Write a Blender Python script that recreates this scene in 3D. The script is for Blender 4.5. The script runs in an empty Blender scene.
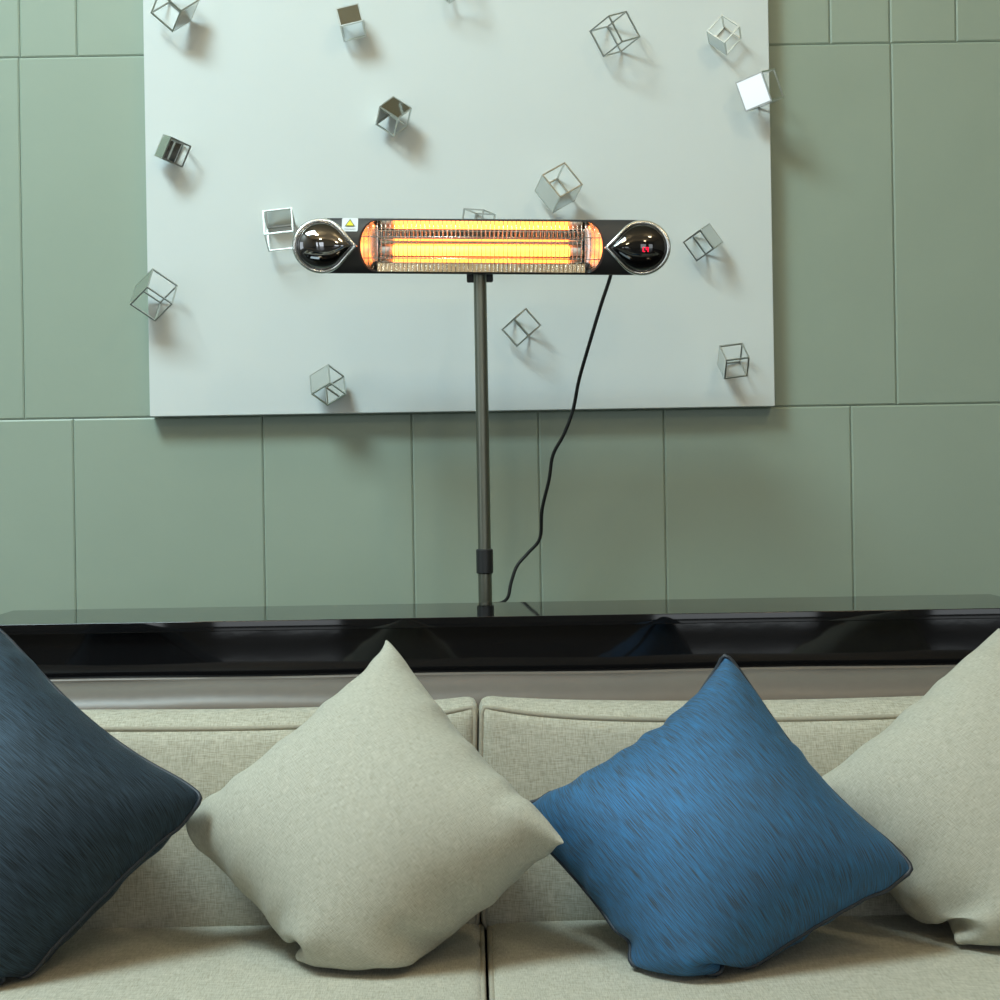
import bpy, bmesh, math, random
import numpy as np
from mathutils import Vector, Matrix

random.seed(7)
S = bpy.context.scene
C = S.collection

# ------------------------------------------------------------------ camera
F = 1650.0                      # focal length in pixels of a 1000 px frame
PX, PY = 470.0, 475.0           # principal point (shift lens)
ROLL = 0.0168
CZ = 1.115                      # eye height
cam_d = bpy.data.cameras.new('camera')
cam = bpy.data.objects.new('camera', cam_d)
C.objects.link(cam)
cam_d.sensor_width = 36.0
cam_d.lens = F * 36.0 / 1000.0
cam_d.shift_x = (500 - PX) / 1000.0
cam_d.shift_y = -(500 - PY) / 1000.0
cam_d.clip_start = 0.05
cr, sr = math.cos(ROLL), math.sin(ROLL)
cam.matrix_world = Matrix(((cr, sr, 0, 0), (0, 0, -1, 0), (-sr, cr, 0, CZ), (0, 0, 0, 1)))
S.camera = cam

# ------------------------------------------------------------------ world and light
W = bpy.data.worlds.new('world')
S.world = W
W.use_nodes = True
W.node_tree.nodes['Background'].inputs[0].default_value = (0.80, 0.95, 1.0, 1)
W.node_tree.nodes['Background'].inputs[1].default_value = 0.6

def area(name, loc, target, sx, sy, col, power, spread=180):
    d = bpy.data.lights.new(name, 'AREA')
    d.shape = 'RECTANGLE'
    d.size, d.size_y, d.energy, d.color = sx, sy, power, col
    d.spread = math.radians(spread)
    o = bpy.data.objects.new(name, d)
    C.objects.link(o)
    o.location = loc
    o.rotation_euler = (Vector(target) - Vector(loc)).to_track_quat('-Z', 'Y').to_euler()
    return o

XL, XR, YB, YW, ZC = -3.2, 4.6, -5.0, 4.15, 5.0       # the room
SKY = (-2.75, -1.25, 0.45, 1.95)                         # skylight opening x0,x1,y0,y1
area('skylight_daylight', (-2.0, 1.2, ZC - 0.01), (-2.0, 1.2, 0), 1.5, 1.5, (0.72, 0.95, 1.0), 255)
SIDE = (0.7, 2.5, 0.5, 2.5)                              # window in the left wall y0,y1,z0,z1
area('side_window_daylight', (XL + 0.02, 1.6, 1.5), (0, 1.6, 1.5), 1.75, 1.95, (0.90, 0.98, 1.0), 10)
GARDEN = ((-2.25, 0.5), (-1.3, 0.95), (1.75, 1.2), (3.6, 1.2))  # floor-length windows far behind the viewer: centre, width
for wx, ww in GARDEN:
    area('garden_window_daylight', (wx, YB + 0.03, 1.55), (wx, 0, 1.55), ww - 0.12, 2.9, (0.92, 0.97, 1.0), 4.5 * ww * 2.9)

S.view_settings.view_transform = 'Standard'
S.view_settings.look = 'None'
S.view_settings.gamma = 1.0
S.view_settings.use_curve_mapping = False
S.view_settings.exposure = 0.04

# ------------------------------------------------------------------ helpers
def P(px, py, D):
    """photograph pixel at depth D -> world point"""
    sx, sy = px - PX, py - PY
    return Vector(((sx * cr - sy * sr) * D / F, D, CZ - (sy * cr + sx * sr) * D / F))

def P_plane(px, py, y0, z0, slope):
    """pixel ray meets the plane y = y0 + slope*(z-z0)"""
    d = P(px, py, 1.0) - Vector((0, 0, CZ))
    t = (y0 + slope * (CZ - z0)) / (d.y - slope * d.z)
    return Vector((0, 0, CZ)) + d * t

def nt(name):
    m = bpy.data.materials.new(name)
    m.use_nodes = True
    n, l = m.node_tree.nodes, m.node_tree.links
    return m, n, l, n['Principled BSDF']

def simple(name, col, rough=0.5, metal=0.0, spec=0.5, coat=0.0, emit=None, es=0.0, noise=0.0, nscale=20.0, bump=0.0):
    m, n, l, b = nt(name)
    b.inputs['Base Color'].default_value = (*col, 1)
    b.inputs['Roughness'].default_value = rough
    b.inputs['Metallic'].default_value = metal
    b.inputs['Specular IOR Level'].default_value = spec
    b.inputs['Coat Weight'].default_value = coat
    b.inputs['Coat Roughness'].default_value = 0.03
    if emit:
        b.inputs['Emission Color'].default_value = (*emit, 1)
        b.inputs['Emission Strength'].default_value = es
    if noise or bump:
        tc = n.new('ShaderNodeTexCoord')
        no = n.new('ShaderNodeTexNoise')
        no.inputs['Scale'].default_value = nscale
        no.inputs['Detail'].default_value = 5
        l.new(tc.outputs['Object'], no.inputs['Vector'])
        if noise:
            mx = n.new('ShaderNodeMix'); mx.data_type = 'RGBA'
            mx.inputs[6].default_value = (*[c * (1 - noise) for c in col], 1)
            mx.inputs[7].default_value = (*[min(1, c * (1 + noise)) for c in col], 1)
            l.new(no.outputs['Fac'], mx.inputs[0])
            l.new(mx.outputs[2], b.inputs['Base Color'])
        if bump:
            bp = n.new('ShaderNodeBump')
            bp.inputs['Strength'].default_value = 1.0
            bp.inputs['Distance'].default_value = bump
            l.new(no.outputs['Fac'], bp.inputs['Height'])
            l.new(bp.outputs['Normal'], b.inputs['Normal'])
    return m

def fabric(name, c_lo, c_hi, warp, weft, coord='Object', rough=0.9, sheen=0.2, spec=0.2, bump=0.0006, metal=0.0, contrast=(0.35, 0.65), sheen_col=(1, 1, 1), coarse=0.25):
    """two crossed thread noises; warp / weft are (x,y,z) scales"""
    m, n, l, b = nt(name)
    tc = n.new('ShaderNodeTexCoord')
    outs = []
    for sc in (warp, weft):
        mp = n.new('ShaderNodeMapping'); mp.inputs['Scale'].default_value = sc
        l.new(tc.outputs[coord], mp.inputs['Vector'])
        no = n.new('ShaderNodeTexNoise')
        no.inputs['Scale'].default_value = 1.0
        no.inputs['Detail'].default_value = 2.0
        l.new(mp.outputs['Vector'], no.inputs['Vector'])
        outs.append(no.outputs['Fac'])
    ad = n.new('ShaderNodeMath'); ad.operation = 'ADD'
    l.new(outs[0], ad.inputs[0]); l.new(outs[1], ad.inputs[1])
    hf = n.new('ShaderNodeMath'); hf.operation = 'MULTIPLY'; hf.inputs[1].default_value = 0.5
    l.new(ad.outputs[0], hf.inputs[0])
    rp = n.new('ShaderNodeMapRange')
    rp.inputs[1].default_value, rp.inputs[2].default_value = contrast
    l.new(hf.outputs[0], rp.inputs[0])
    mx = n.new('ShaderNodeMix'); mx.data_type = 'RGBA'
    mx.inputs[6].default_value = (*c_lo, 1); mx.inputs[7].default_value = (*c_hi, 1)
    l.new(rp.outputs[0], mx.inputs[0])
    l.new(mx.outputs[2], b.inputs['Base Color'])
    bp = n.new('ShaderNodeBump'); bp.inputs['Distance'].default_value = bump
    l.new(hf.outputs[0], bp.inputs['Height'])
    l.new(bp.outputs['Normal'], b.inputs['Normal'])
    b.inputs['Roughness'].default_value = rough
    b.inputs['Metallic'].default_value = metal
    b.inputs['Specular IOR Level'].default_value = spec
    b.inputs['Sheen Weight'].default_value = sheen
    b.inputs['Sheen Roughness'].default_value = 0.4
    b.inputs['Sheen Tint'].default_value = (*sheen_col, 1)
    return m

M = {}
M['tile'] = simple('sage_tile', (0.325, 0.405, 0.330), 0.42, noise=0.05, nscale=3.0, bump=0.004)
M['grout'] = simple('grout', (0.27, 0.34, 0.27), 0.8)
M['plaster'] = simple('plaster', (0.20, 0.19, 0.17), 0.8, noise=0.04)
M['ceil'] = simple('tan_ceiling', (0.55, 0.48, 0.37), 0.8, noise=0.05)
M['floor'] = simple('stone_floor', (0.055, 0.05, 0.045), 0.16, noise=0.15, nscale=2.0)
M['glass_bright'] = simple('window_pane', (0.8, 0.85, 0.85), 0.1)
M['win_frame'] = simple('window_frame', (0.05, 0.05, 0.05), 0.4, noise=0.1)
M['board'] = simple('white_board', (0.70, 0.765, 0.76), 0.5, noise=0.015, nscale=6.0, bump=0.0004)
M['steel'] = simple('polished_steel', (0.62, 0.64, 0.61), 0.30, 1.0, noise=0.05)
M['mirror'] = simple('mirror_sheet', (0.72, 0.74, 0.72), 0.07, 1.0, noise=0.03)
M['black_lacquer'] = simple('black_lacquer', (0.006, 0.006, 0.007), 0.04, 0.0, 0.5)
M['black_lacquer_wavy'] = simple('black_lacquer_panel', (0.006, 0.006, 0.007), 0.05, 0.0, 0.5, bump=0.0002, nscale=5.0)
M['leather'] = simple('taupe_leather', (0.135, 0.117, 0.102), 0.42, 0.0, 0.5, noise=0.08, nscale=60, bump=0.0004)
LIN_LO, LIN_HI = (0.30, 0.283, 0.22), (0.55, 0.535, 0.45)
M['linen'] = fabric('sofa_linen', LIN_LO, LIN_HI, (1000, 70, 70), (70, 70, 1000), contrast=(0.35, 0.65))
M['linen_seat'] = fabric('seat_linen', LIN_LO, LIN_HI, (1000, 70, 70), (70, 1000, 70), contrast=(0.35, 0.65))
M['linen_pipe'] = simple('linen_piping', (0.34, 0.315, 0.25), 0.9, noise=0.2, nscale=200)
M['cream'] = fabric('cream_linen', (0.34, 0.33, 0.27), (0.53, 0.525, 0.455), (950, 80, 1), (80, 950, 1), coord='UV', sheen=0.1, contrast=(0.34, 0.66))
M['blue'] = fabric('blue_satin', (0.058, 0.072, 0.084), (0.050, 0.190, 0.395), (35, 1400, 1), (20, 900, 1), coord='UV', rough=0.66, metal=0.5, sheen=0.05, spec=0.25, sheen_col=(0.4, 0.7, 1.0), contrast=(0.40, 0.58))
M['navy'] = fabric('navy_satin', (0.014, 0.018, 0.022), (0.040, 0.068, 0.100), (35, 1400, 1), (20, 900, 1), coord='UV', rough=0.60, metal=0.5, sheen=0.05, spec=0.25, sheen_col=(0.4, 0.7, 1.0), contrast=(0.40, 0.58))
M['navy_pipe'] = simple('navy_piping', (0.015, 0.022, 0.035), 0.5, noise=0.2, nscale=200)
M['heater_black'] = simple('heater_satin_black', (0.028, 0.029, 0.031), 0.38, noise=0.05)
M['chrome'] = simple('chrome', (0.94, 0.95, 0.94), 0.26, 1.0, noise=0.01)
M['dark_chrome'] = simple('dark_chrome', (0.28, 0.28, 0.29), 0.03, 1.0, noise=0.01)
M['gloss_black'] = simple('gloss_black', (0.004, 0.004, 0.005), 0.03, 0.0, 0.6, coat=1.0, noise=0.01)
M['reflector'] = simple('reflector', (0.90, 0.86, 0.80), 0.08, 1.0, noise=0.02)
M['element'] = simple('glowing_element', (0.9, 0.5, 0.2), 0.5, emit=(1.0, 0.23, 0.035), es=5.0, noise=0.01)
M['ceramic'] = simple('ceramic', (0.6, 0.57, 0.52), 0.5, noise=0.05)
M['wire'] = simple('grille_wire', (0.75, 0.72, 0.68), 0.25, 1.0, noise=0.02)
M['sticker'] = simple('sticker_white', (0.78, 0.82, 0.85), 0.5, noise=0.01)
M['yellow'] = simple('sticker_yellow', (0.85, 0.78, 0.01), 0.5, noise=0.02)
M['ink'] = simple('sticker_ink', (0.10, 0.12, 0.02), 0.5, noise=0.02)
M['ink_pale'] = simple('sticker_pale_ink', (0.50, 0.55, 0.60), 0.5, noise=0.02)
M['led'] = simple('red_led', (0.5, 0.0, 0.02), 0.4, emit=(1.0, 0.0, 0.03), es=2.6, noise=0.01)
M['pole'] = simple('olive_metal', (0.20, 0.21, 0.175), 0.38, 0.85, noise=0.03)
M['collar'] = simple('black_plastic', (0.018, 0.02, 0.022), 0.4, noise=0.05)
M['cord'] = simple('black_rubber', (0.012, 0.014, 0.014), 0.5, noise=0.05)

for k in ('reflector',):
    pass

ROOT = {}
def empty(name, loc, label=None, cat=None, group=None, kind=None):
    o = bpy.data.objects.new(name, None)
    o.empty_display_size = 0.1
    C.objects.link(o)
    o.location = loc
    ROOT[o] = Vector(loc)
    if label: o['label'] = label
    if cat: o['category'] = cat
    if group: o['group'] = group
    if kind: o['kind'] = kind
    return o

def mesh_obj(name, verts, faces, mat, parent=None, smooth=False, uv=None, center=False):
    """verts are world coordinates; the object keeps them relative to its root"""
    me = bpy.data.meshes.new(name)
    off = ROOT.get(parent, Vector((0, 0, 0))) if parent else Vector((0, 0, 0))
    me.from_pydata([tuple(Vector(v) - off) for v in verts], [], faces)
    me.update()
    bm = bmesh.new(); bm.from_mesh(me)
    bmesh.ops.recalc_face_normals(bm, faces=bm.faces)
    bm.to_mesh(me); bm.free()
    if mat: me.materials.append(mat)
    if smooth:
        me.polygons.foreach_set('use_smooth', [True] * len(me.polygons))
    o = bpy.data.objects.new(name, me)
    C.objects.link(o)
    if parent:
        o.parent = parent
        ROOT[o] = off
    else:
        ROOT[o] = Vector((0, 0, 0))
    return o

def box_vf(x0, x1, y0, y1, z0, z1):
    v = [(x, y, z) for x in (x0, x1) for y in (y0, y1) for z in (z0, z1)]
    f = [(0, 1, 3, 2), (4, 6, 7, 5), (0, 4, 5, 1), (2, 3, 7, 6), (0, 2, 6, 4), (1, 5, 7, 3)]
    return v, f

def box(name, dims, mat, parent=None, bev=0.0, seg=2):
    v, f = box_vf(*dims)
    o = mesh_obj(name, v, f, mat, parent)
    if bev:
        b = o.modifiers.new('bevel', 'BEVEL'); b.width = bev; b.segments = seg; b.limit_method = 'ANGLE'
        for p in o.data.polygons: p.use_smooth = True
        w = o.modifiers.new('wn', 'WEIGHTED_NORMAL')
    return o

def struct(o):
    o['kind'] = 'structure'
    return o

def tube_vf(path, r, seg=8, closed=False, caps=True):
    pts = [Vector(p) for p in path]
    n = len(pts)
    V, Fc = [], []
    prev = None
    for i, p in enumerate(pts):
        if closed:
            t = (pts[(i + 1) % n] - pts[i - 1]).normalized()
        else:
            t = (pts[min(i + 1, n - 1)] - pts[max(i - 1, 0)]).normalized()
        if prev is None:
            a = Vector((0, 0, 1)) if abs(t.z) < 0.9 else Vector((1, 0, 0))
            u = t.cross(a).normalized()
        else:
            u = (prev - t * prev.dot(t)).normalized()
        prev = u
        w = t.cross(u)
        rr = r[i] if isinstance(r, (list, tuple)) else r
        for k in range(seg):
            a = 2 * math.pi * k / seg
            V.append(p + u * (rr * math.cos(a)) + w * (rr * math.sin(a)))
    m = n if closed else n - 1
    for i in range(m):
        j = (i + 1) % n
        for k in range(seg):
            q = (k + 1) % seg
            Fc.append((i * seg + k, i * seg + q, j * seg + q, j * seg + k))
    if caps and not closed:
        Fc.append(tuple(range(seg))[::-1])
        Fc.append(tuple((n - 1) * seg + k for k in range(seg)))
    return V, Fc

def tube(name, path, r, mat, parent=None, seg=8, closed=False):
    v, f = tube_vf(path, r, seg, closed)
    return mesh_obj(name, v, f, mat, parent, smooth=True)

def smooth_path(pts, n=8):
    """Catmull-Rom"""
    pts = [Vector(p) for p in pts]
    out = []
    for i in range(len(pts) - 1):
        p0 = pts[max(i - 1, 0)]; p1 = pts[i]; p2 = pts[i + 1]; p3 = pts[min(i + 2, len(pts) - 1)]
        for k in range(n):
            t = k / n
            out.append(0.5 * ((2 * p1) + (p2 - p0) * t + (2 * p0 - 5 * p1 + 4 * p2 - p3) * t * t + (3 * p1 - p0 - 3 * p2 + p3) * t ** 3))
    out.append(pts[-1])
    return out

def merge(parts):
    V, Fc = [], []
    for v, f in parts:
        o = len(V)
        V += [tuple(p) for p in v]
        Fc += [tuple(i + o for i in q) for q in f]
    return V, Fc

# ------------------------------------------------------------------ the room
struct(box('floor', (XL - 0.2, XR + 0.2, YB - 0.2, YW + 0.2, -0.1, 0.0), M['floor']))
v, f = merge([box_vf(XL - 0.2, SKY[0], YB - 0.2, YW + 0.2, ZC, ZC + 0.1), box_vf(SKY[1], XR + 0.2, YB - 0.2, YW + 0.2, ZC, ZC + 0.1),
              box_vf(SKY[0], SKY[1], YB - 0.2, SKY[2], ZC, ZC + 0.1), box_vf(SKY[0], SKY[1], SKY[3], YW + 0.2, ZC, ZC + 0.1)])
struct(mesh_obj('ceiling', v, f, M['ceil']))
struct(box('wall_right', (XR, XR + 0.15, YB, YW + 0.1, 0, ZC), M['plaster']))

def wall_with_holes(name, axis, at, thick, a0, a1, holes):
    """axis 'x': wall in plane x=at spanning y; 'y': plane y=at spanning x; holes = (a0,a1,z0,z1)"""
    parts = []
    xs = sorted({a0, a1, *[h[0] for h in holes], *[h[1] for h in holes]})
    zs = sorted({0, ZC, *[h[2] for h in holes], *[h[3] for h in holes]})
    for i in range(len(xs) - 1):
        for j in range(len(zs) - 1):
            mx, mz = (xs[i] + xs[i + 1]) / 2, (zs[j] + zs[j + 1]) / 2
            if any(h[0] < mx < h[1] and h[2] < mz < h[3] for h in holes):
                continue
            if axis == 'x':
                parts.append(box_vf(at - thick, at, xs[i], xs[i + 1], zs[j], zs[j + 1]))
            else:
                parts.append(box_vf(xs[i], xs[i + 1], at - thick, at, zs[j], zs[j + 1]))
    v, f = merge(parts)
    return struct(mesh_obj(name, v, f, M['plaster']))

back_holes = [(wx - ww / 2, wx + ww / 2, 0.03, 3.1) for wx, ww in GARDEN]
wall_with_holes('wall_back', 'y', YB, 0.15, XL, XR, back_holes)
wall_with_holes('wall_left', 'x', XL, 0.15, YB, YW, [SIDE])
for i, h in enumerate(back_holes):
    w = empty('window_%d' % (i + 2), ((h[0] + h[1]) / 2, YB - 0.08, h[2]), kind='structure')
    fr = []
    for x0, x1, z0, z1 in ((h[0], h[0] + .06, h[2], h[3]), (h[1] - .06, h[1], h[2], h[3]), (h[0] + .06, h[1] - .06, h[2], h[2] + .06), (h[0] + .06, h[1] - .06, h[3] - .06, h[3])):
        fr.append(box_vf(x0, x1, YB - 0.11, YB + 0.01, z0, z1))
    v, f = merge(fr)
    mesh_obj('window_frame', v, f, M['win_frame'], w)
w = empty('window_1', (XL - 0.08, (SIDE[0] + SIDE[1]) / 2, SIDE[2]), kind='structure')
fr = []
for y0, y1, z0, z1 in ((SIDE[0], SIDE[0] + .06, SIDE[2], SIDE[3]), (SIDE[1] - .06, SIDE[1], SIDE[2], SIDE[3]), (SIDE[0] + .06, SIDE[1] - .06, SIDE[2], SIDE[2] + .06), (SIDE[0] + .06, SIDE[1] - .06, SIDE[3] - .06, SIDE[3])):
    fr.append(box_vf(XL - 0.11, XL - 0.0, y0, y1, z0, z1))
v, f = merge(fr)
mesh_obj('window_frame', v, f, M['win_frame'], w)
w = empty('window_6', (-2.0, 1.2, ZC), kind='structure')
v, f = merge([box_vf(SKY[0] - .05, SKY[0], SKY[2] - .05, SKY[3] + .05, ZC - .02, ZC + .1), box_vf(SKY[1], SKY[1] + .05, SKY[2] - .05, SKY[3] + .05, ZC - .02, ZC + .1),
              box_vf(SKY[0], SKY[1], SKY[2] - .05, SKY[2], ZC - .02, ZC + .1), box_vf(SKY[0], SKY[1], SKY[3], SKY[3] + .05, ZC - .02, ZC + .1)])
mesh_obj('window_frame', v, f, M['win_frame'], w)

# tiled wall behind the sofa: backing with single tiles proud of it
wall = struct(box('wall_front', (XL, XR, YW, YW + 0.12, 0, ZC), M['grout']))
rows_z = [-0.543, 0.365, 1.273, 2.181, 3.089]
def jx(px, py): return P(px, py, YW).x
joints = {
    1: [jx(x, 510) for x in (-260, -95, 75.5, 264.5, 413.5, 539.8, 665, 851.5, 1010, 1180, 1340)],
    2: [jx(x, 230) for x in (-300, -140, 22.5, 215, 400, 560, 730, 893, 1060, 1230)],
    3: [jx(x, 25) for x in (-200, -110, -40, 20.5, 77.5, 240, 420, 600, 760, 829, 889, 955, 1060, 1180, 1290)],
    0: [jx(x, 700) for x in (-240, -60, 130, 320, 500, 690, 860, 1040, 1220)],
}
def tile(x0, x1, z0, z1):
    g, bv, T = 0.0006, 0.0040, 0.010
    x0 += g; x1 -= g; z0 += g; z1 -= g
    y0, y1 = YW - T, YW
    v = [(x0, y1, z0), (x1, y1, z0), (x1, y1, z1), (x0, y1, z1),
         (x0, y0 + 0.0022, z0), (x1, y0 + 0.0022, z0), (x1, y0 + 0.0022, z1), (x0, y0 + 0.0022, z1),
         (x0 + bv, y0, z0 + bv), (x1 - bv, y0, z0 + bv), (x1 - bv, y0, z1 - bv), (x0 + bv, y0, z1 - bv)]
    f = [(8, 9, 10, 11)] + [(4 + i, 4 + (i + 1) % 4, 8 + (i + 1) % 4, 8 + i) for i in range(4)] + [(i, (i + 1) % 4, 4 + (i + 1) % 4, 4 + i) for i in range(4)]
    return mesh_obj('tile', v, f, M['tile'], wall)
for r, xs in joints.items():
    xs = [x for x in xs if XL + 0.05 < x < 2.4]
    while xs[0] - 0.43 > XL + 0.1: xs.insert(0, xs[0] - 0.43)
    while xs[-1] < 3.4: xs.append(xs[-1] + 0.43)
    xs = [XL + 0.002] + xs
    z0 = max(0.0, rows_z[r]); z1 = rows_z[r + 1]
    for a, b in zip(xs[:-1], xs[1:]):
        tile(a, b, z0, z1)

# ------------------------------------------------------------------ wall art: white board with wire cubes
DP = 4.09
BX0, BX1 = P(146.3, 210, DP).x, P(771.8, 210, DP).x
BZ0 = P(460, 411.5, DP).z
art = empty('wall_art', ((BX0 + BX1) / 2, YW - 0.03, BZ0), 'large square white board set with small polished metal wire cubes, hung on the green tiles', 'wall art')
box('board', (BX0, BX1, DP, YW - 0.012, BZ0, BZ0 + 1.62), M['board'], art, 0.002)
CUBES = [
  ((-0.6786,3.9863,2.2468), (-0.0314,0.0547,-0.0360), (0.0374,0.0477,0.0400), (-0.0538,0.0013,0.0488), ('c0',)),
  ((-0.2977,4.0117,2.2109), (0.0565,0.0011,0.0129), (-0.0122,0.0248,0.0510), (0.0045,0.0524,-0.0244), ('c0',)),
  ((-0.0311,4.0606,2.2753), (-0.0448,-0.0504,0.0206), (0.0543,-0.0396,0.0213), (-0.0037,0.0294,0.0640), ()),
  ((0.3102,4.0414,2.1973), (0.0431,-0.0548,0.0225), (0.0330,-0.0009,-0.0654), (0.0492,0.0486,0.0242), ()),
  ((0.6364,4.0113,2.1547), (-0.0405,0.0211,0.0353), (0.0390,0.0040,0.0424), (0.0130,0.0536,-0.0171), ('b0',)),
  ((0.7191,3.9778,2.0764), (-0.0567,0.0467,-0.0155), (0.0252,0.0072,-0.0704), (0.0423,0.0584,0.0211), ('c0',)),
  ((-0.1594,3.9972,1.9816), (-0.0463,0.0130,0.0329), (0.0331,0.0351,0.0327), (-0.0125,0.0446,-0.0353), ('c0', 'a1')),
  ((-0.7118,4.0066,1.9490), (0.0440,0.0321,-0.0175), (-0.0237,0.0040,-0.0519), (-0.0279,0.0472,0.0164), ('a0', 'c1')),
  ((0.2289,3.9806,1.7809), (-0.0426,0.0142,0.0584), (0.0579,0.0290,0.0352), (-0.0162,0.0662,-0.0279), ('b0', 'a0')),
  ((-0.4890,3.9917,1.7051), (-0.0066,0.0334,0.0638), (0.0719,0.0009,0.0069), (0.0025,0.0641,-0.0333), ('a1',)),
  ((0.0441,4.0088,1.7599), (-0.0488,0.0307,0.0091), (0.0304,0.0497,-0.0047), (-0.0102,0.0008,-0.0575), ()),
  ((0.5683,4.0064,1.7020), (-0.0376,0.0373,-0.0253), (0.0335,0.0010,-0.0482), (0.0302,0.0453,0.0219), ('a0',)),
  ((-0.7676,3.9625,1.5800), (0.0551,0.0331,-0.0390), (-0.0510,0.0401,-0.0380), (0.0040,0.0543,0.0518), ('a0',)),
  ((0.1117,4.0082,1.4940), (-0.0289,0.0435,-0.0235), (0.0326,0.0372,0.0288), (0.0372,0.0011,-0.0435), ()),
  ((-0.3341,3.9864,1.3437), (-0.0067,0.0370,0.0480), (-0.0490,0.0251,-0.0262), (0.0357,0.0414,-0.0270), ('c0', 'c1')),
  ((0.6254,3.9998,1.3825), (-0.0096,0.0433,0.0396), (0.0587,0.0066,0.0069), (0.0006,0.0402,-0.0438), ('b0',)),
]
def obox_vf(o, a, b, c):
    v = [o + a * i + b * j + c * k for i in (0, 1) for j in (0, 1) for k in (0, 1)]
    f = [(0, 1, 3, 2), (4, 6, 7, 5), (0, 4, 5, 1), (2, 3, 7, 6), (0, 2, 6, 4), (1, 5, 7, 3)]
    return v, f
for v0, a, b, c, closed in CUBES:
    o = Vector(v0); ax = [Vector(a), Vector(b), Vector(c)]
    L = sum(x.length for x in ax) / 3
    un = [x.normalized() for x in ax]
    t = 0.0034
    parts = []
    for i in range(3):
        j, k = (i + 1) % 3, (i + 2) % 3
        for sj in (0, 1):
            for sk in (0, 1):
                s = o + un[j] * (sj * (L - t)) + un[k] * (sk * (L - t))
                if i == 0: parts.append(obox_vf(s, un[i] * L, un[j] * t, un[k] * t))
                else: parts.append(obox_vf(s + un[i] * t, un[i] * (L - 2 * t), un[j] * t, un[k] * t) if i == 2 and True else obox_vf(s + un[i] * t, un[i] * (L - 2 * t), un[j] * t, un[k] * t))
    # mounting pin from the deepest corner into the board
    deep = max((o + ax[0] * i + ax[1] * j + ax[2] * k for i in (0, 1) for j in (0, 1) for k in (0, 1)), key=lambda q: q.y)
    cen = o + (ax[0] + ax[1] + ax[2]) * 0.5
    bx = min(max(deep.x, BX0 + 0.008), BX1 - 0.008)
    q = deep + (cen - deep) * 0.04
    parts.append(tube_vf([q, Vector((bx, DP + 0.004, deep.z))], 0.002, 6))
    vv, ff = merge(parts)
    fr = mesh_obj('wire_cube', vv, ff, M['steel'], art)
    for cl in closed:
        i = 'abc'.index(cl[0]); j, k = (i + 1) % 3, (i + 2) % 3
        th = 0.0012
        s = o + un[i] * ((L - th - 0.0002) if cl[1] == '1' else 0.0002) + un[j] * (t * 0.3) + un[k] * (t * 0.3)
        vv, ff = obox_vf(s, un[i] * th, un[j] * (L - t * 0.6), un[k] * (L - t * 0.6))
        mesh_obj('face_sheet', vv, ff, M['mirror'], fr)

# ------------------------------------------------------------------ black lacquered console
TZ = 0.857
CY0, CY1 = 3.0, 3.333
TX0 = P(13, 610, CY1).x; TX1 = P(990.4, 591, CY1).x
con = empty('console_table', (0, CY0, 0), 'long glossy black lacquered console table standing behind the beige sofa', 'table')
box('table_top', (TX0, TX1, CY0, CY1, TZ - 0.019, TZ), M['black_lacquer'], con, 0.0015)
box('front_panel', (TX0 + 0.03, TX1 - 0.03, CY0 + 0.012, CY0 + 0.03, 0.06, TZ - 0.019), M['black_lacquer_wavy'], con, 0.0)
box('back_panel', (TX0 + 0.03, TX1 - 0.03, CY1 - 0.04, CY1 - 0.018, 0.06, TZ - 0.019), M['black_lacquer'], con)
for x0 in (TX0 + 0.03, TX1 - 0.055):
    box('side_panel', (x0, x0 + 0.025, CY0 + 0.03, CY1 - 0.04, 0.0, TZ - 0.019), M['black_lacquer'], con)

# ------------------------------------------------------------------ sofa
SZ = 0.40       # seat height
sofa = empty('sofa', (0, 2.4, 0), 'long beige linen sofa with piped cushions and taupe leather back rail', 'sofa')
SX0, SX1 = -1.42, 1.46
def rail_vf():
    # rounded leather back rail, profile in (y,z), swept along x
    prof = [(2.80, 0.30), (2.80, 0.70)]
    for k in range(13):
        a = math.pi - math.pi * k / 12
        prof.append((2.882 + 0.082 * math.cos(a), 0.715 + 0.050 * math.sin(a)))
    prof += [(2.964, 0.30)]
    nx = 24
    V, Fc = [], []
    n = len(prof)
    for i in range(nx + 1):
        x = SX0 + (SX1 - SX0) * i / nx
        for (y, z) in prof: V.append((x, y, z + 0.002 * math.sin(i * 1.7)))
    for i in range(nx):
        for k in range(n):
            q = (k + 1) % n
            Fc.append((i * n + k, i * n + q, (i + 1) * n + q, (i + 1) * n + k))
    Fc.append(tuple(range(n))); Fc.append(tuple(nx * n + k for k in range(n)))
    return V, Fc
v, f = rail_vf()
rail = mesh_obj('back_rail', v, f, M['leather'], sofa, smooth=True)
rail['label'] = 'taupe leather back rail'
e = rail.modifiers.new('es', 'EDGE_SPLIT'); e.split_angle = math.radians(50)
tube('rail_piping', [(SX0 + (SX1 - SX0) * i / 30, 2.958, 0.756 + 0.001 * math.sin(i)) for i in range(31)], 0.005, M['leather'], rail)
box('seat_base', (SX0, SX1, 1.92, 2.80, 0.10, 0.235), M['linen'], sofa, 0.02)
for x0, x1 in ((SX0 - 0.2, SX0 - 0.005), (SX1 + 0.005, SX1 + 0.2)):
    box('arm', (x0, x1, 1.90, 2.96, 0.08, 0.60), M['linen'], sofa, 0.05, 4)
for x in (SX0 - 0.12, SX1 + 0.12):
    for y in (1.98, 2.86):
        tube('leg', [(x, y, 0.0), (x, y, 0.09)], [0.02, 0.028], M['collar'], sofa, 10)

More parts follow.
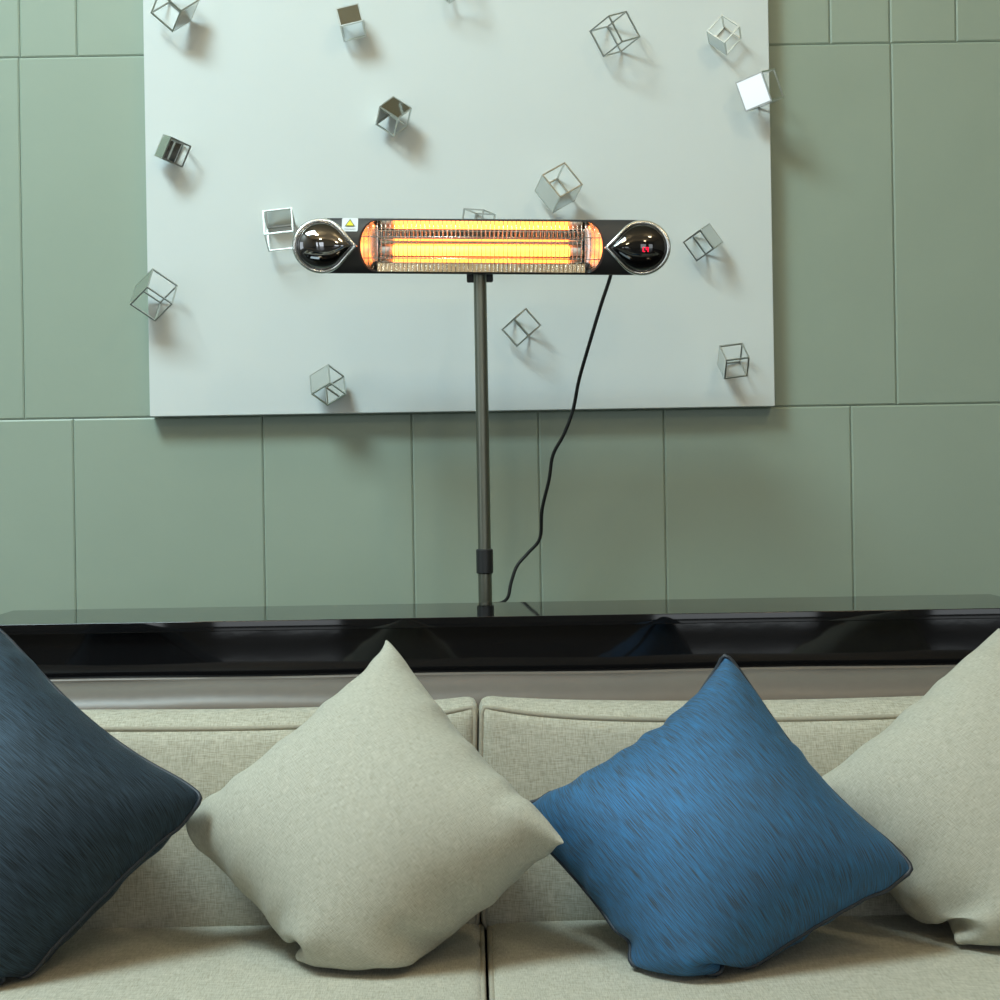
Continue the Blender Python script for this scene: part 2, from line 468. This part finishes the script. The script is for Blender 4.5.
def grid_box(nx, ny, nz):
    idx, V, Fc = {}, [], []
    def vid(i, j, k):
        key = (i, j, k)
        if key not in idx:
            idx[key] = len(V); V.append((2 * i / nx - 1, 2 * j / ny - 1, 2 * k / nz - 1))
        return idx[key]
    for i in range(nx):
        for j in range(ny):
            for k in (0, nz):
                Fc.append((vid(i, j, k), vid(i + 1, j, k), vid(i + 1, j + 1, k), vid(i, j + 1, k)))
    for i in range(nx):
        for k in range(nz):
            for j in (0, ny):
                Fc.append((vid(i, j, k), vid(i + 1, j, k), vid(i + 1, j, k + 1), vid(i, j, k + 1)))
    for j in range(ny):
        for k in range(nz):
            for i in (0, nx):
                Fc.append((vid(i, j, k), vid(i, j + 1, k), vid(i, j + 1, k + 1), vid(i, j, k + 1)))
    return V, Fc

def cushion(name, x0, x1, y0, y1, z0, z1, r, warp, mat, pipe_path, parent=sofa, nx=72, ny=14, nz=28):
    """rounded box, then warp(point, a, b, c) with a,b,c in -1..1"""
    V, Fc = grid_box(nx, ny, nz)
    c0 = Vector(((x0 + x1) / 2, (y0 + y1) / 2, (z0 + z1) / 2))
    h = Vector(((x1 - x0) / 2, (y1 - y0) / 2, (z1 - z0) / 2))
    def place(a, b, c):
        p = Vector((a * h.x, b * h.y, c * h.z))
        q = Vector((max(-h.x + r, min(h.x - r, p.x)), max(-h.y + r, min(h.y - r, p.y)), max(-h.z + r, min(h.z - r, p.z))))
        d = p - q
        if d.length > r: d = d.normalized() * r
        return warp(c0 + q + d, a, b, c)
    # bunch the grid towards the edges so the rounding is well sampled
    def bunch(t): return math.copysign(1 - (1 - abs(t)) ** 1.35, t)
    vv = [place(bunch(a), b, bunch(c)) for a, b, c in V]
    o = mesh_obj(name, vv, Fc, mat, parent, smooth=True)
    for path in pipe_path:
        pts = [place(*q) for q in path]
        n = len(pts)
        v, f = tube_vf(pts, 0.0045, 8, True)
        mesh_obj('piping', v, f, M['linen_pipe'], o, smooth=True)
    return o

def perim(n, f):
    """closed loop of (s,t) round the square -1..1"""
    out = []
    for k in range(n): out.append(f(-1 + 2 * k / n, 1))
    m = max(6, n // 3)
    for k in range(m): out.append(f(1, 1 - 2 * k / m))
    for k in range(n): out.append(f(1 - 2 * k / n, -1))
    for k in range(m): out.append(f(-1, -1 + 2 * k / m))
    return out

LEAN = 0.16
def back_warp(hi_end):
    def w(p, a, b, c):
        q = p.copy()
        edge = (1 - a * a); tall = (1 - c * c)
        if b < 0: q.y -= 0.035 * (edge ** 0.6) * (tall ** 0.7) * (-b)
        # corners stand up, the middle of the top sags a little
        up = max(0.0, (c + 0.2) / 1.2)
        q.z += up * (0.013 * abs(a) ** 6)
        q.z -= up * 0.016 * (1 - abs(a) ** 6) * max(0.0, -b)
        q.x += 0.004 * math.sin(9 * p.z) * abs(a) ** 8
        q.z += up * 0.002 * math.sin(7.3 * p.x + 1.0)
        q.y += LEAN * (p.z - SZ)
        return q
    return w
seam_x = P(479, 760, 2.63).x
pipeB = [perim(60, lambda s, t: (s * 0.998, -0.92, t * 0.995))]
BZ1 = 0.728
cushion('back_cushion', seam_x - 1.36, seam_x - 0.0005, 2.640, 2.760, SZ - 0.02, BZ1, 0.022, back_warp(1), M['linen'], pipeB)
cushion('back_cushion', seam_x + 0.0005, seam_x + 1.36, 2.640, 2.760, SZ - 0.02, BZ1, 0.022, back_warp(1), M['linen'], pipeB)

def seat_warp(p, a, b, c):
    q = p.copy()
    if c > 0: q.z += 0.010 * ((1 - a * a) ** 0.4) * ((1 - b * b) ** 0.5) * c - 0.002
    q.z -= 0.004 * max(0, c) * (abs(a) ** 20) * (b > 0.6)
    return q
seat_seam = P(487, 960, 2.36).x
pipeS = [perim(60, lambda s, t: (s * 0.995, t * 0.995, 0.93))]
cushion('seat_cushion', seat_seam - 1.36, seat_seam - 0.002, 1.92, 2.68, 0.24, SZ, 0.018, seat_warp, M['linen_seat'], pipeS, ny=40, nz=10)
cushion('seat_cushion', seat_seam + 0.002, seat_seam + 1.36, 1.92, 2.68, 0.24, SZ, 0.018, seat_warp, M['linen_seat'], pipeS, ny=40, nz=10)

# ------------------------------------------------------------------ scatter cushions (inflated cloth, solved here)
def inflate(T, R, B, L, scale=1.06, n=45, steps=170, press=1.0, pins=(1, 1, 0.5, 1), seed=0, full=0.06, tailor=0.50, blunt=0.1, tips=0.0, back=2.630, lean=LEAN, fold=0.0):
    T, R, B, L = [np.array(q, float) for q in (T, R, B, L)]
    u = np.linspace(0, 1, n)
    U, Vv = np.meshgrid(u, u, indexing='ij')
    w = lambda q: q[None, None, :]
    flat = (w(T) * ((1 - U) * (1 - Vv))[..., None] + w(R) * (U * (1 - Vv))[..., None] + w(B) * (U * Vv)[..., None] + w(L) * ((1 - U) * Vv)[..., None])
    side = scale * 0.5 * (np.linalg.norm(T - R) + np.linalg.norm(T - L)) / math.sqrt(1 - tailor / 2)
    h = side / (n - 1)
    bul = (np.sin(np.pi * U) ** 0.7 * np.sin(np.pi * Vv) ** 0.7)
    # tailored cut: sides a little convex, corners blunt
    a_, b_ = 2 * U - 1, 2 * Vv - 1
    cut = np.stack([a_ * np.sqrt(1 - tailor * b_ ** 2 / 2), b_ * np.sqrt(1 - tailor * a_ ** 2 / 2)], -1) * side / 2
    over = np.maximum(0, (cut.sum(-1)) - (side * math.sqrt(1 - tailor / 2) - blunt * side / 2))   # bottom corner tucked in
    cut -= (over * 0.5 * 0.72)[..., None]
    for sa, sb in ((-1, -1), (1, -1), (-1, 1)):                     # blunt tips
        ov = np.maximum(0, cut[..., 0] * sa + cut[..., 1] * sb - (side * math.sqrt(1 - tailor / 2) - tips * side / 2))
        cut -= (ov * 0.4)[..., None] * np.array([sa, sb])
    def rest(A, Bq): return np.linalg.norm(A - Bq, axis=-1)
    def slack(A, Bq): return 1 + full * 0.5 * (A + Bq)
    ru = (rest(cut[1:], cut[:-1]) * slack(bul[1:], bul[:-1]))[None, :, :, None]
    rv = (rest(cut[:, 1:], cut[:, :-1]) * slack(bul[:, 1:], bul[:, :-1]))[None, :, :, None]
    for arr in (ru[0, :, 0], ru[0, :, -1], rv[0, 0], rv[0, -1]): arr *= 0.965      # the seam is gathered a little
    rd1 = (rest(cut[:-1, :-1], cut[1:, 1:]) * slack(bul[:-1, :-1], bul[1:, 1:]))[None, :, :, None]
    rd2 = (rest(cut[:-1, 1:], cut[1:, :-1]) * slack(bul[:-1, 1:], bul[1:, :-1]))[None, :, :, None]
    nrm = np.cross(R - T, L - T); nrm /= np.linalg.norm(nrm)
    if nrm[1] > 0: nrm = -nrm            # towards the viewer
    rng = np.random.default_rng(seed)
    puff = (np.sin(np.pi * U) * np.sin(np.pi * Vv))[..., None]
    wob = rng.normal(size=(2, n, n, 1)) * 0.0006
    X = np.stack([flat + nrm * 0.03 * puff, flat - nrm * 0.03 * puff]) + wob * nrm
    Vel = np.zeros_like(X)
    tgt = {(0, 0): T, (-1, 0): R, (-1, -1): B, (0, -1): L}
    def con(A, Bv, rest, k):
        d = Bv - A
        ln = np.sqrt((d * d).sum(-1, keepdims=True)) + 1e-9
        g = d * (0.5 * k * (ln - rest) / ln)
        A += g; Bv -= g
    dt = 1.0
    for st in range(steps):
        du = np.zeros_like(X); dv = np.zeros_like(X)
        du[:, 1:-1] = X[:, 2:] - X[:, :-2]; du[:, 0] = X[:, 1] - X[:, 0]; du[:, -1] = X[:, -1] - X[:, -2]
        dv[:, :, 1:-1] = X[:, :, 2:] - X[:, :, :-2]; dv[:, :, 0] = X[:, :, 1] - X[:, :, 0]; dv[:, :, -1] = X[:, :, -1] - X[:, :, -2]
        N = np.cross(du, dv)
        N /= np.linalg.norm(N, axis=-1, keepdims=True) + 1e-9
        s = 1.0 if (N[0].mean((0, 1)) @ nrm) > 0 else -1.0
        N[0] *= s; N[1] *= -s
        acc = N * (0.00019 * press)
        acc[:, 0] = 0; acc[:, -1] = 0; acc[:, :, 0] = 0; acc[:, :, -1] = 0
        acc[..., 2] -= 0.00003
        old = X.copy()
        X = X + Vel * 0.90 + acc
        for it in range(7):
            for par in (0, 1):
                con(X[:, par:n - 1:2], X[:, par + 1::2], ru[:, par::2], 1.0)
                con(X[:, :, par:n - 1:2], X[:, :, par + 1::2], rv[:, :, par::2], 1.0)
            if it % 2 == 0:
                for par in (0, 1):
                    con(X[:, par:n - 1:2, :-1], X[:, par + 1::2, 1:], rd1[:, par::2], 0.12)
                    con(X[:, par:n - 1:2, 1:], X[:, par + 1::2, :-1], rd2[:, par::2], 0.12)
                for par in (0, 1, 2, 3):
                    ia = np.arange(par, n - 2, 4)
                    if len(ia):
                        a = X[:, ia]; b = X[:, ia + 2]; con(a, b, 2 * h, 0.07); X[:, ia] = a; X[:, ia + 2] = b
                        a = X[:, :, ia]; b = X[:, :, ia + 2]; con(a, b, 2 * h, 0.07); X[:, :, ia] = a; X[:, :, ia + 2] = b
            for sl in ((slice(None), 0), (slice(None), -1)):
                m = 0.5 * (X[0][sl] + X[1][sl]); X[0][sl] = m; X[1][sl] = m
            for sl in (0, -1):
                m = 0.5 * (X[0][sl] + X[1][sl]); X[0][sl] = m; X[1][sl] = m
            for pk, (key, q) in zip(pins, tgt.items()):
                if pk and not (key == (-1, -1) and st > steps * 0.5):
                    for sh in (0, 1): X[sh][key] += (q - X[sh][key]) * 0.35 * pk
            z = X[..., 2]; np.maximum(z, SZ + 0.013, out=z)
            lim = back - 0.030 + lean * (X[..., 2] - SZ)
            y = X[..., 1]; np.copyto(y, np.where((X[..., 2] < BZ1 + 0.045), np.minimum(y, lim), y))
        Vel = X - old
    # puckers running in from the seam
    e_ = np.minimum(np.minimum(U, 1 - U), np.minimum(Vv, 1 - Vv))
    along = np.where(np.minimum(U, 1 - U) < np.minimum(Vv, 1 - Vv), Vv, U)
    ph = rng.uniform(0, 6.28, 6); fq = rng.uniform(18, 60, 6)
    g = sum(np.sin(fq[k] * along + ph[k] + 2.5 * np.sin(7 * along + ph[k])) for k in range(6)) / 2.4
    soft = np.sin(5.1 * U + ph[0]) * np.sin(4.3 * Vv + ph[1]) + 0.6 * np.sin(9.7 * U - 6.1 * Vv + ph[2])
    ends = np.clip(np.minimum(along, 1 - along) / 0.18, 0, 1) ** 2
    amp = 0.0034 * g * ends * (e_ / 0.05) * np.exp(1 - e_ / 0.05) + 0.0025 * soft * np.minimum(1, e_ / 0.15)
    X = X + N * amp[None, ..., None]
    # relax so the corners stay clean
    for it in range(3):
        Y = X.copy()
        Y[:, 1:-1, 1:-1] = 0.6 * X[:, 1:-1, 1:-1] + 0.1 * (X[:, 2:, 1:-1] + X[:, :-2, 1:-1] + X[:, 1:-1, 2:] + X[:, 1:-1, :-2])
        X = Y
    z = X[..., 2]; np.maximum(z, SZ + 0.013, out=z)
    lim = back - 0.030 + lean * (X[..., 2] - SZ)
    y = X[..., 1]; np.copyto(y, np.where((X[..., 2] < BZ1 + 0.045), np.minimum(y, lim), y))
    return X, side

def scatter(name, label, X, side, mat, pipe=None):
    n = X.shape[1]
    base = X.reshape(-1, 3)
    loc = Vector((float(base[:, 0].mean()), float(base[:, 1].mean()), float(base[:, 2].min())))
    root = None
    if pipe:
        root = empty(name, loc, label, 'pillow', 'scatter cushions on the sofa')
    ids, V, UV = {}, [], []
    Fc = []
    def vid(s, i, j):
        if i in (0, n - 1) or j in (0, n - 1): s = 0
        k = (s, i, j)
        if k not in ids:
            ids[k] = len(V); V.append(Vector([float(t) for t in X[s, i, j]]))
            UV.append((i / (n - 1) * side, j / (n - 1) * side))
        return ids[k]
    for s in (0, 1):
        for i in range(n - 1):
            for j in range(n - 1):
                q = (vid(s, i, j), vid(s, i + 1, j), vid(s, i + 1, j + 1), vid(s, i, j + 1))
                Fc.append(q)
    if root:
        o = mesh_obj('cover', V, Fc, mat, root, smooth=True)
    else:
        o = mesh_obj(name, [v - loc for v in V], Fc, mat, None, smooth=True)
        o.location = loc
        o['label'] = label; o['category'] = 'pillow'; o['group'] = 'scatter cushions on the sofa'
    uvl = o.data.uv_layers.new(name='UVMap')
    for lp in o.data.loops: uvl.data[lp.index].uv = UV[lp.vertex_index]
    sb = o.modifiers.new('subsurf', 'SUBSURF'); sb.levels = 1; sb.render_levels = 2
    if pipe:
        loop = [X[0, i, 0] for i in range(n - 1)] + [X[0, n - 1, j] for j in range(n - 1)] + [X[0, i, n - 1] for i in range(n - 1, 0, -1)] + [X[0, 0, j] for j in range(n - 1, 0, -1)]
        p = [Vector([float(t) for t in q]) for q in loop]
        p = [(p[k - 1] + p[k] * 2 + p[(k + 1) % len(p)]) / 4 for k in range(len(p))]
        v, f = tube_vf(p, 0.0036, 8, True)
        mesh_obj('piping', v, f, pipe, root, smooth=True)
    return o

SL = 0.62      # how far the cushions lean back (dy/dz)
def corners(pts, y_bottom, tuck=0.0, shift={}):
    c = [P_plane(px, py, y_bottom, SZ, SL) for px, py in pts]
    for k, dy in shift.items():
        q = c[k]; e = Vector((0, 0, CZ)); c[k] = e + (q - e) * ((q.y + dy) / q.y)
    c[2].z = SZ + 0.004
    c[2].y = y_bottom + tuck
    return c
A = corners([(382, 630), (569, 848), (352, 972), (198, 813)], 2.40, 0.02, {1: -0.13})
X, sd = inflate(*A, seed=1, scale=0.955, blunt=0.26, tips=0.04)
scatter('scatter_cushion', 'cream linen scatter cushion leaning between the two blue ones', X, sd, M['cream'])
A = corners([(722, 650), (914, 870), (698, 990), (525, 803)], 2.29, 0.02, {3: 0.12, 0: 0.03})
X, sd = inflate(*A, seed=2, scale=1.04, blunt=0.18, tips=0.16)
scatter('scatter_cushion', 'bright blue ribbed satin scatter cushion right of centre, overlapping a cream one', X, sd, M['blue'], M['navy_pipe'])
A = corners([(-12, 622), (203, 798), (12, 992), (-215, 815)], 2.31, 0.02)
X, sd = inflate(*A, seed=3, scale=1.05, blunt=0.0, tips=0.16)
scatter('scatter_cushion', 'dark navy ribbed satin scatter cushion cut off at the left edge', X, sd, M['navy'], M['navy_pipe'])
A = corners([(999, 621), (1195, 822), (985, 955), (800, 800)], 2.44, 0.02)
X, sd = inflate(*A, seed=4, scale=1.01, blunt=0.22)
scatter('scatter_cushion', 'cream linen scatter cushion cut off at the right edge, behind the blue one', X, sd, M['cream'])

# ------------------------------------------------------------------ infrared heater on a pole
HD = 3.66
hc = P(481.5, 246.6, HD)
pole_x = P(482.5, 430, 3.72).x
heater = empty('infrared_heater', (pole_x, 3.72, 0), 'glowing black infrared heater with chrome teardrop ends on a slim pole behind the console', 'heater')
TILT = -0.0228
ct, stt = math.cos(TILT), math.sin(TILT)
RR = 0.0612
cpt, spt = math.cos(math.radians(7.5)), math.sin(math.radians(7.5))   # head nods towards the sofa
def HL(x, y, z):
    """heater local -> world (x right, y away from viewer, z up)"""
    y, z = y * cpt - z * spt, z * cpt + y * spt
    return Vector((hc.x + x * ct - z * stt, hc.y + y, hc.z + x * stt + z * ct))
KX = 3.66 / F
def hx(px): return (px - 481.5) * KX
def hz(py): return (246.3 - py) * KX
half = hx(671) - RR                      # outer stadium
def fy(z): return 0.022 * (z / RR) ** 2  # gently rounded front
def loop_pts(a, rx, rz, nt=40, na=20):
    out = []
    for k in range(nt): out.append((-a + 2 * a * k / nt, rz))
    for k in range(na):
        t = math.pi / 2 - math.pi * k / na; out.append((a + rx * math.cos(t), rz * math.sin(t)))
    for k in range(nt): out.append((a - 2 * a * k / nt, -rz))
    for k in range(na):
        t = -math.pi / 2 - math.pi * k / na; out.append((-a + rx * math.cos(t), rz * math.sin(t)))
    return out
OA, ORX = hx(586) , 0.037                # opening: straight half length, bulge
opening = loop_pts(OA, ORX, 0.0565)
outer = loop_pts(half, RR, RR)
def scaled(lp, dx): return [(x * (1 - dx / 0.42), z * (1 - dx / RR)) for x, z in lp]
mid = [((a + c) / 2, (b + d) / 2) for (a, b), (c, d) in zip(outer, opening)]
rings = [[HL(x, 0.004 + fy(z), z) for x, z in opening],
         [HL(x, fy(z), z) for x, z in [(ox * .97 + tx * .03, oz * .97 + tz * .03) for (ox, oz), (tx, tz) in zip(opening, outer)]],
         [HL(x, fy(z), z) for x, z in mid],
         [HL(x, fy(z), z) for x, z in scaled(outer, 0.002)],
         [HL(x, fy(z) + 0.003, z) for x, z in outer],
         [HL(x, 0.075, z) for x, z in outer],
         [HL(x, 0.098, z * 0.75) for x, z in scaled(outer, 0.01)]]
V = [p for r in rings for p in r]; n = len(outer); Fc = []
for i in range(len(rings) - 1):
    for k in range(n):
        q = (k + 1) % n
        Fc.append((i * n + k, i * n + q, (i + 1) * n + q, (i + 1) * n + k))
Fc.append(tuple((len(rings) - 1) * n + k for k in range(n)))
hous = mesh_obj('housing', V, Fc, M['heater_black'], heater, smooth=True)
e = hous.modifiers.new('es', 'EDGE_SPLIT'); e.split_angle = math.radians(40)

# reflector trough with bright end bowls
RP = [(-0.0562, 0.026), (-0.046, 0.032), (-0.036, 0.037), (-0.028, 0.050), (-0.018, 0.064), (-0.004, 0.069), (0.006, 0.067), (0.016, 0.053), (0.038, 0.050), (0.0562, 0.024)]
def refl_y(z):
    for (z0, y0), (z1, y1) in zip(RP[:-1], RP[1:]):
        if z <= z1 + 1e-9:
            return y0 + (y1 - y0) * (z - z0) / (z1 - z0)
    return RP[-1][1]
V, Fc = [], []
nz_, nx_ = 28, 12
RX = hx(586)
for i in range(nx_ + 1):
    x = -RX + 2 * RX * i / nx_
    for k in range(nz_ + 1):
        t = -1 + 2 * k / nz_
        V.append(HL(x, refl_y(0.0562 * t), 0.0562 * t))
for i in range(nx_):
    for k in range(nz_):
        a = i * (nz_ + 1) + k
        Fc.append((a, a + 1, a + nz_ + 2, a + nz_ + 1))
mesh_obj('reflector', V, Fc, M['reflector'], heater, smooth=True)
for sgn in (-1, 1):
    V, Fc = [], []
    na, nr = 24, 6
    for r in range(nr + 1):
        f_ = r / nr
        for k in range(na + 1):
            t = -math.pi / 2 + math.pi * k / na
            z = 0.0562 * math.sin(t)
            x = OA + ORX * math.cos(t) * (1 - f_)
            V.append(HL(sgn * x, fy(z) + 0.004 + 0.040 * math.sin(f_ * math.pi / 2) * math.cos(t) ** 0.5 if k not in (0, na) else fy(z) + 0.004, z))
    for r in range(nr):
        for k in range(na):
            a = r * (na + 1) + k
            Fc.append((a, a + 1, a + na + 2, a + na + 1))
    mesh_obj('reflector_end', V, Fc, M['chrome'], heater, smooth=True)
ez, ey = -0.0095, 0.048
tube('heating_element', [HL(hx(392), ey, ez), HL(hx(571), ey, ez)], 0.0115, M['element'], heater, 16)
for xa, xb in ((hx(380), hx(391.5)), (hx(571.5), hx(583))):
    tube('element_cap', [HL(xa, ey, ez), HL(xb, ey, ez)], 0.009, M['ceramic'], heater, 12)

# protective grille: bowed vertical wires and two rails
def bow(z): return -0.004 + fy(z) * 0.9
wire_me = None
nw = 55
x_a, x_b = hx(364), hx(599)
for i in range(nw):
    x = x_a + (x_b - x_a) * i / (nw - 1)
    ex = max(0.0, abs(x) - OA) / ORX
    hgt = 0.0560 * math.sqrt(max(0.02, 1 - ex * ex))
    if ex == 0 and wire_me is not None:
        o = bpy.data.objects.new('grille_wire', wire_me); C.objects.link(o); o.parent = heater
        o.location = HL(x, 0, 0) - HL(wire_x0, 0, 0)
    else:
        path = [HL(x, bow(hgt * t), hgt * t) for t in [-1 + 2 * k / 10 for k in range(11)]]
        o = tube('grille_wire', path, 0.00075, M['wire'], heater, 6)
        if ex == 0: wire_me = o.data; wire_x0 = x
for py in (237.0, 258.3):
    z = hz(py)
    ex = OA + ORX * math.sqrt(1 - (z / 0.0565) ** 2)
    tube('grille_rail', [HL(-ex, bow(z) - 0.0015, z), HL(ex, bow(z) - 0.0015, z)], 0.0011, M['wire'], heater, 6)

# teardrop ends
def teardrop(cx, R, apex, sgn, nn=72):
    """closed outline, apex pointing to the grille (sgn=+1 apex to the right)"""
    th = math.acos(R / apex)
    pts = []
    na = 52
    for k in range(na + 1):
        a = th + (2 * math.pi - 2 * th) * k / na
        pts.append((R * math.cos(a), R * math.sin(a)))
    for k in range(1, 10):
        f_ = k / 10; x1, z1 = pts[na]
        pts.append((x1 + (apex - x1) * f_, z1 * (1 - f_)))
    pts.append((apex, 0))
    x1, z1 = pts[0]
    for k in range(1, 10):
        f_ = k / 10
        pts.append((apex + (x1 - apex) * f_, z1 * f_))
    return [(cx + sgn * x, z) for x, z in pts]
for sgn, pxc, apx, lens_mat in ((1, 320.5, 357.5, M['dark_chrome']), (-1, 642.8, 604.0, M['gloss_black'])):
    cx = hx(pxc); cz = hz(246.5)
    out = teardrop(cx, 0.0616, abs(hx(apx) - cx), sgn)
    cc = cx + sgn * 0.006
    def ring(s, y): return [HL(cc + (x - cc) * s, fy(z * s) + y, cz + z * s) for x, z in out]
    spec = [(1.0, 0.012), (1.0, -0.004), (0.985, -0.0075), (0.94, -0.0085), (0.885, -0.0068), (0.85, -0.002)]
    V = [p for s, y in spec for p in ring(s, y)]; n = len(out); Fc = []
    for i in range(len(spec) - 1):
        for k in range(n):
            q = (k + 1) % n
            Fc.append((i * n + k, i * n + q, (i + 1) * n + q, (i + 1) * n + k))
    rim = mesh_obj('teardrop_rim', V, Fc, M['chrome'], heater, smooth=True)
    rim['label'] = 'chrome teardrop rim'
    sp = [(0.85, -0.002)] + [(0.85 * math.cos(t), -0.002 - 0.017 * math.sin(t)) for t in [math.pi / 2 * k / 12 for k in range(1, 12)]]
    V = [p for s, y in sp for p in ring(s, y)]; Fc = []
    for i in range(len(sp) - 1):
        for k in range(n):
            q = (k + 1) % n
            Fc.append((i * n + k, i * n + q, (i + 1) * n + q, (i + 1) * n + k))
    V.append(HL(cc, -0.019, cz)); last = len(V) - 1
    for k in range(n): Fc.append(((len(sp) - 1) * n + k, (len(sp) - 1) * n + (k + 1) % n, last))
    lens = mesh_obj('teardrop_lens', V, Fc, lens_mat, heater, smooth=True)
    if sgn < 0:
        # red seven-segment readout
        def seg(x0, x1, z0, z1): return [HL(x, y, z) for x in (x0, x1) for y in (-0.0205, -0.0185) for z in (z0, z1)]
        bf = box_vf(0, 1, 0, 1, 0, 1)[1]
        dw, dh, tk = 0.0050, 0.0100, 0.0013
        for gx, segs in ((hx(642.0), 'afed'), (hx(645.2), 'abgf' + 'c')):
            zt = hz(246.0); zm = zt - dh / 2; zb = zt - dh
            rect = {'a': (gx, gx + dw, zt - tk, zt), 'd': (gx, gx + dw, zb, zb + tk), 'g': (gx, gx + dw, zm - tk / 2, zm + tk / 2),
                    'f': (gx, gx + tk, zm, zt), 'e': (gx, gx + tk, zb, zm), 'b': (gx + dw - tk, gx + dw, zm, zt), 'c': (gx + dw - tk, gx + dw, zb, zm)}
            v, f = merge([(seg(*rect[s]), bf) for s in segs])
            mesh_obj('display_digit', v, f, M['led'], lens)

# warning sticker
def patch(name, outline, y, mat, parent, th=0.0006):
    V = [HL(x, fy(z) - y, z) for x, z in outline] + [HL(x, fy(z) - y + th, z) for x, z in outline]
    n = len(outline)
    Fc = [tuple(range(n)), tuple(range(2 * n - 1, n - 1, -1))] + [(k, (k + 1) % n, n + (k + 1) % n, n + k) for k in range(n)]
    return mesh_obj(name, V, Fc, mat, parent)
def rrect(x0, x1, z0, z1, r):
    out = []
    for cx_, cz_, a0 in ((x1 - r, z1 - r, 0), (x0 + r, z1 - r, 90), (x0 + r, z0 + r, 180), (x1 - r, z0 + r, 270)):
        for k in range(5):
            a = math.radians(a0 + 22.5 * k); out.append((cx_ + r * math.cos(a), cz_ + r * math.sin(a)))
    return out
st = patch('warning_sticker', rrect(hx(341.5), hx(357.6), hz(232.0), hz(218.6), 0.003), 0.0012, M['sticker'], heater)
st['label'] = 'white warning sticker with yellow triangle'
def tri(s):
    cx_, cz_ = hx(349.6), hz(223.8)
    return [(cx_ + s * x, cz_ + s * z) for x, z in ((-0.0115, -0.0068), (0.0115, -0.0068), (0.0, 0.0095))]
patch('triangle_border', tri(1.0), 0.0020, M['ink'], st)
patch('triangle', tri(0.72), 0.0026, M['yellow'], st)
patch('printed_line', rrect(hx(344), hx(355.5), hz(229.9), hz(229.1), 0.0003), 0.0020, M['ink_pale'], st)

# pole, collars, base
def cyl(name, x, y, z0, z1, r, mat, parent, seg=24, bev=0.0):
    prof = [(0, z0), (r - bev, z0), (r, z0 + bev), (r, z1 - bev), (r - bev, z1), (0, z1)] if bev else [(0, z0), (r, z0), (r, z1), (0, z1)]
    V, Fc = [], []
    for (rr, z) in prof:
        for k in range(seg):
            a = 2 * math.pi * k / seg; V.append((x + max(rr, 1e-4) * math.cos(a), y + max(rr, 1e-4) * math.sin(a), z))
    for i in range(len(prof) - 1):
        for k in range(seg):
            q = (k + 1) % seg
            Fc.append((i * seg + k, i * seg + q, (i + 1) * seg + q, (i + 1) * seg + k))
    o = mesh_obj(name, V, Fc, mat, parent, smooth=True)
    e = o.modifiers.new('es', 'EDGE_SPLIT'); e.split_angle = math.radians(40)
    return o
PYd = 3.72
zc0, zc1 = P(483, 573.5, PYd).z, P(483, 549, PYd).z
cyl('upper_pole', pole_x, PYd, zc1 - 0.02, hc.z - 0.05, 0.0146, M['pole'], heater)
cyl('collar', pole_x, PYd, zc0, zc1, 0.0192, M['collar'], heater, bev=0.002)
cyl('lower_pole', pole_x, PYd, 0.03, zc0 + 0.01, 0.0155, M['pole'], heater)
cyl('base_disc', pole_x, PYd, 0.0, 0.035, 0.20, M['collar'], heater, 48, bev=0.008)
box('bracket', (pole_x - 0.03, pole_x + 0.03, HD + 0.07, PYd + 0.03, hc.z - 0.07, hc.z - 0.02), M['collar'], heater, 0.004)
cp = [(612, 262, 3.73), (610.5, 276, 3.74), (601, 305, 3.76), (589, 345, 3.80), (579, 380, 3.85), (573, 410, 3.88), (564, 434, 3.90), (553, 455, 3.92), (549, 480, 3.94), (542, 510, 3.97), (540, 538, 4.0), (528, 553, 4.01), (517, 566, 4.01), (511, 583, 4.01), (508, 597, 4.01), (501, 603, 4.02), (488, 606, 4.05), (476, 625, 4.09)]
cpts = [P(*q) for q in cp] + [Vector((P(470, 640, 4.09).x, 4.10, 0.45)), Vector((P(470, 640, 4.09).x, 4.12, 0.40))]
tube('power_cord', smooth_path(cpts, 6), 0.0042, M['cord'], heater, 8)

# ------------------------------------------------------------------ warm fill globes, added unseen overhead to light the room and ceiling
M['globe'] = simple('added_fill_glow', (0.9, 0.85, 0.75), 0.4, emit=(1.0, 0.82, 0.52), es=36.0, noise=0.01)
def globe_vf(x, y, z, r, nu=24, nv=12):
    V, Fc = [], []
    for j in range(nv + 1):
        t = math.pi * (0.02 + 0.96 * j / nv)
        for i in range(nu):
            a = 2 * math.pi * i / nu
            V.append((x + r * math.sin(t) * math.cos(a), y + r * math.sin(t) * math.sin(a), z + r * math.cos(t)))
    for j in range(nv):
        for i in range(nu):
            q = (i + 1) % nu
            Fc.append((j * nu + i, j * nu + q, (j + 1) * nu + q, (j + 1) * nu + i))
    Fc.append(tuple(range(nu))); Fc.append(tuple(nv * nu + i for i in range(nu)))
    return V, Fc
for lx, ly, where in ((-1.1, 0.8, 'above the sofa end nearest the skylight'), (1.7, 0.8, 'above the sofa end far from the skylight'),
                      (-1.1, -2.6, 'near the garden windows on the skylight side'), (1.7, -2.6, 'near the garden windows by the plain wall')):
    lamp = empty('added_fill_lamp', (lx, ly, ZC), 'added warm fill globe on a pendant cord ' + where, 'lamp', 'added fill globe lamps')
    v, f = globe_vf(lx, ly, 4.3, 0.2)
    mesh_obj('globe', v, f, M['globe'], lamp, smooth=True)
    tube('cord', [(lx, ly, 4.495), (lx, ly, ZC - 0.02)], 0.006, M['collar'], lamp)
    cyl('canopy', lx, ly, ZC - 0.03, ZC, 0.06, M['collar'], lamp)
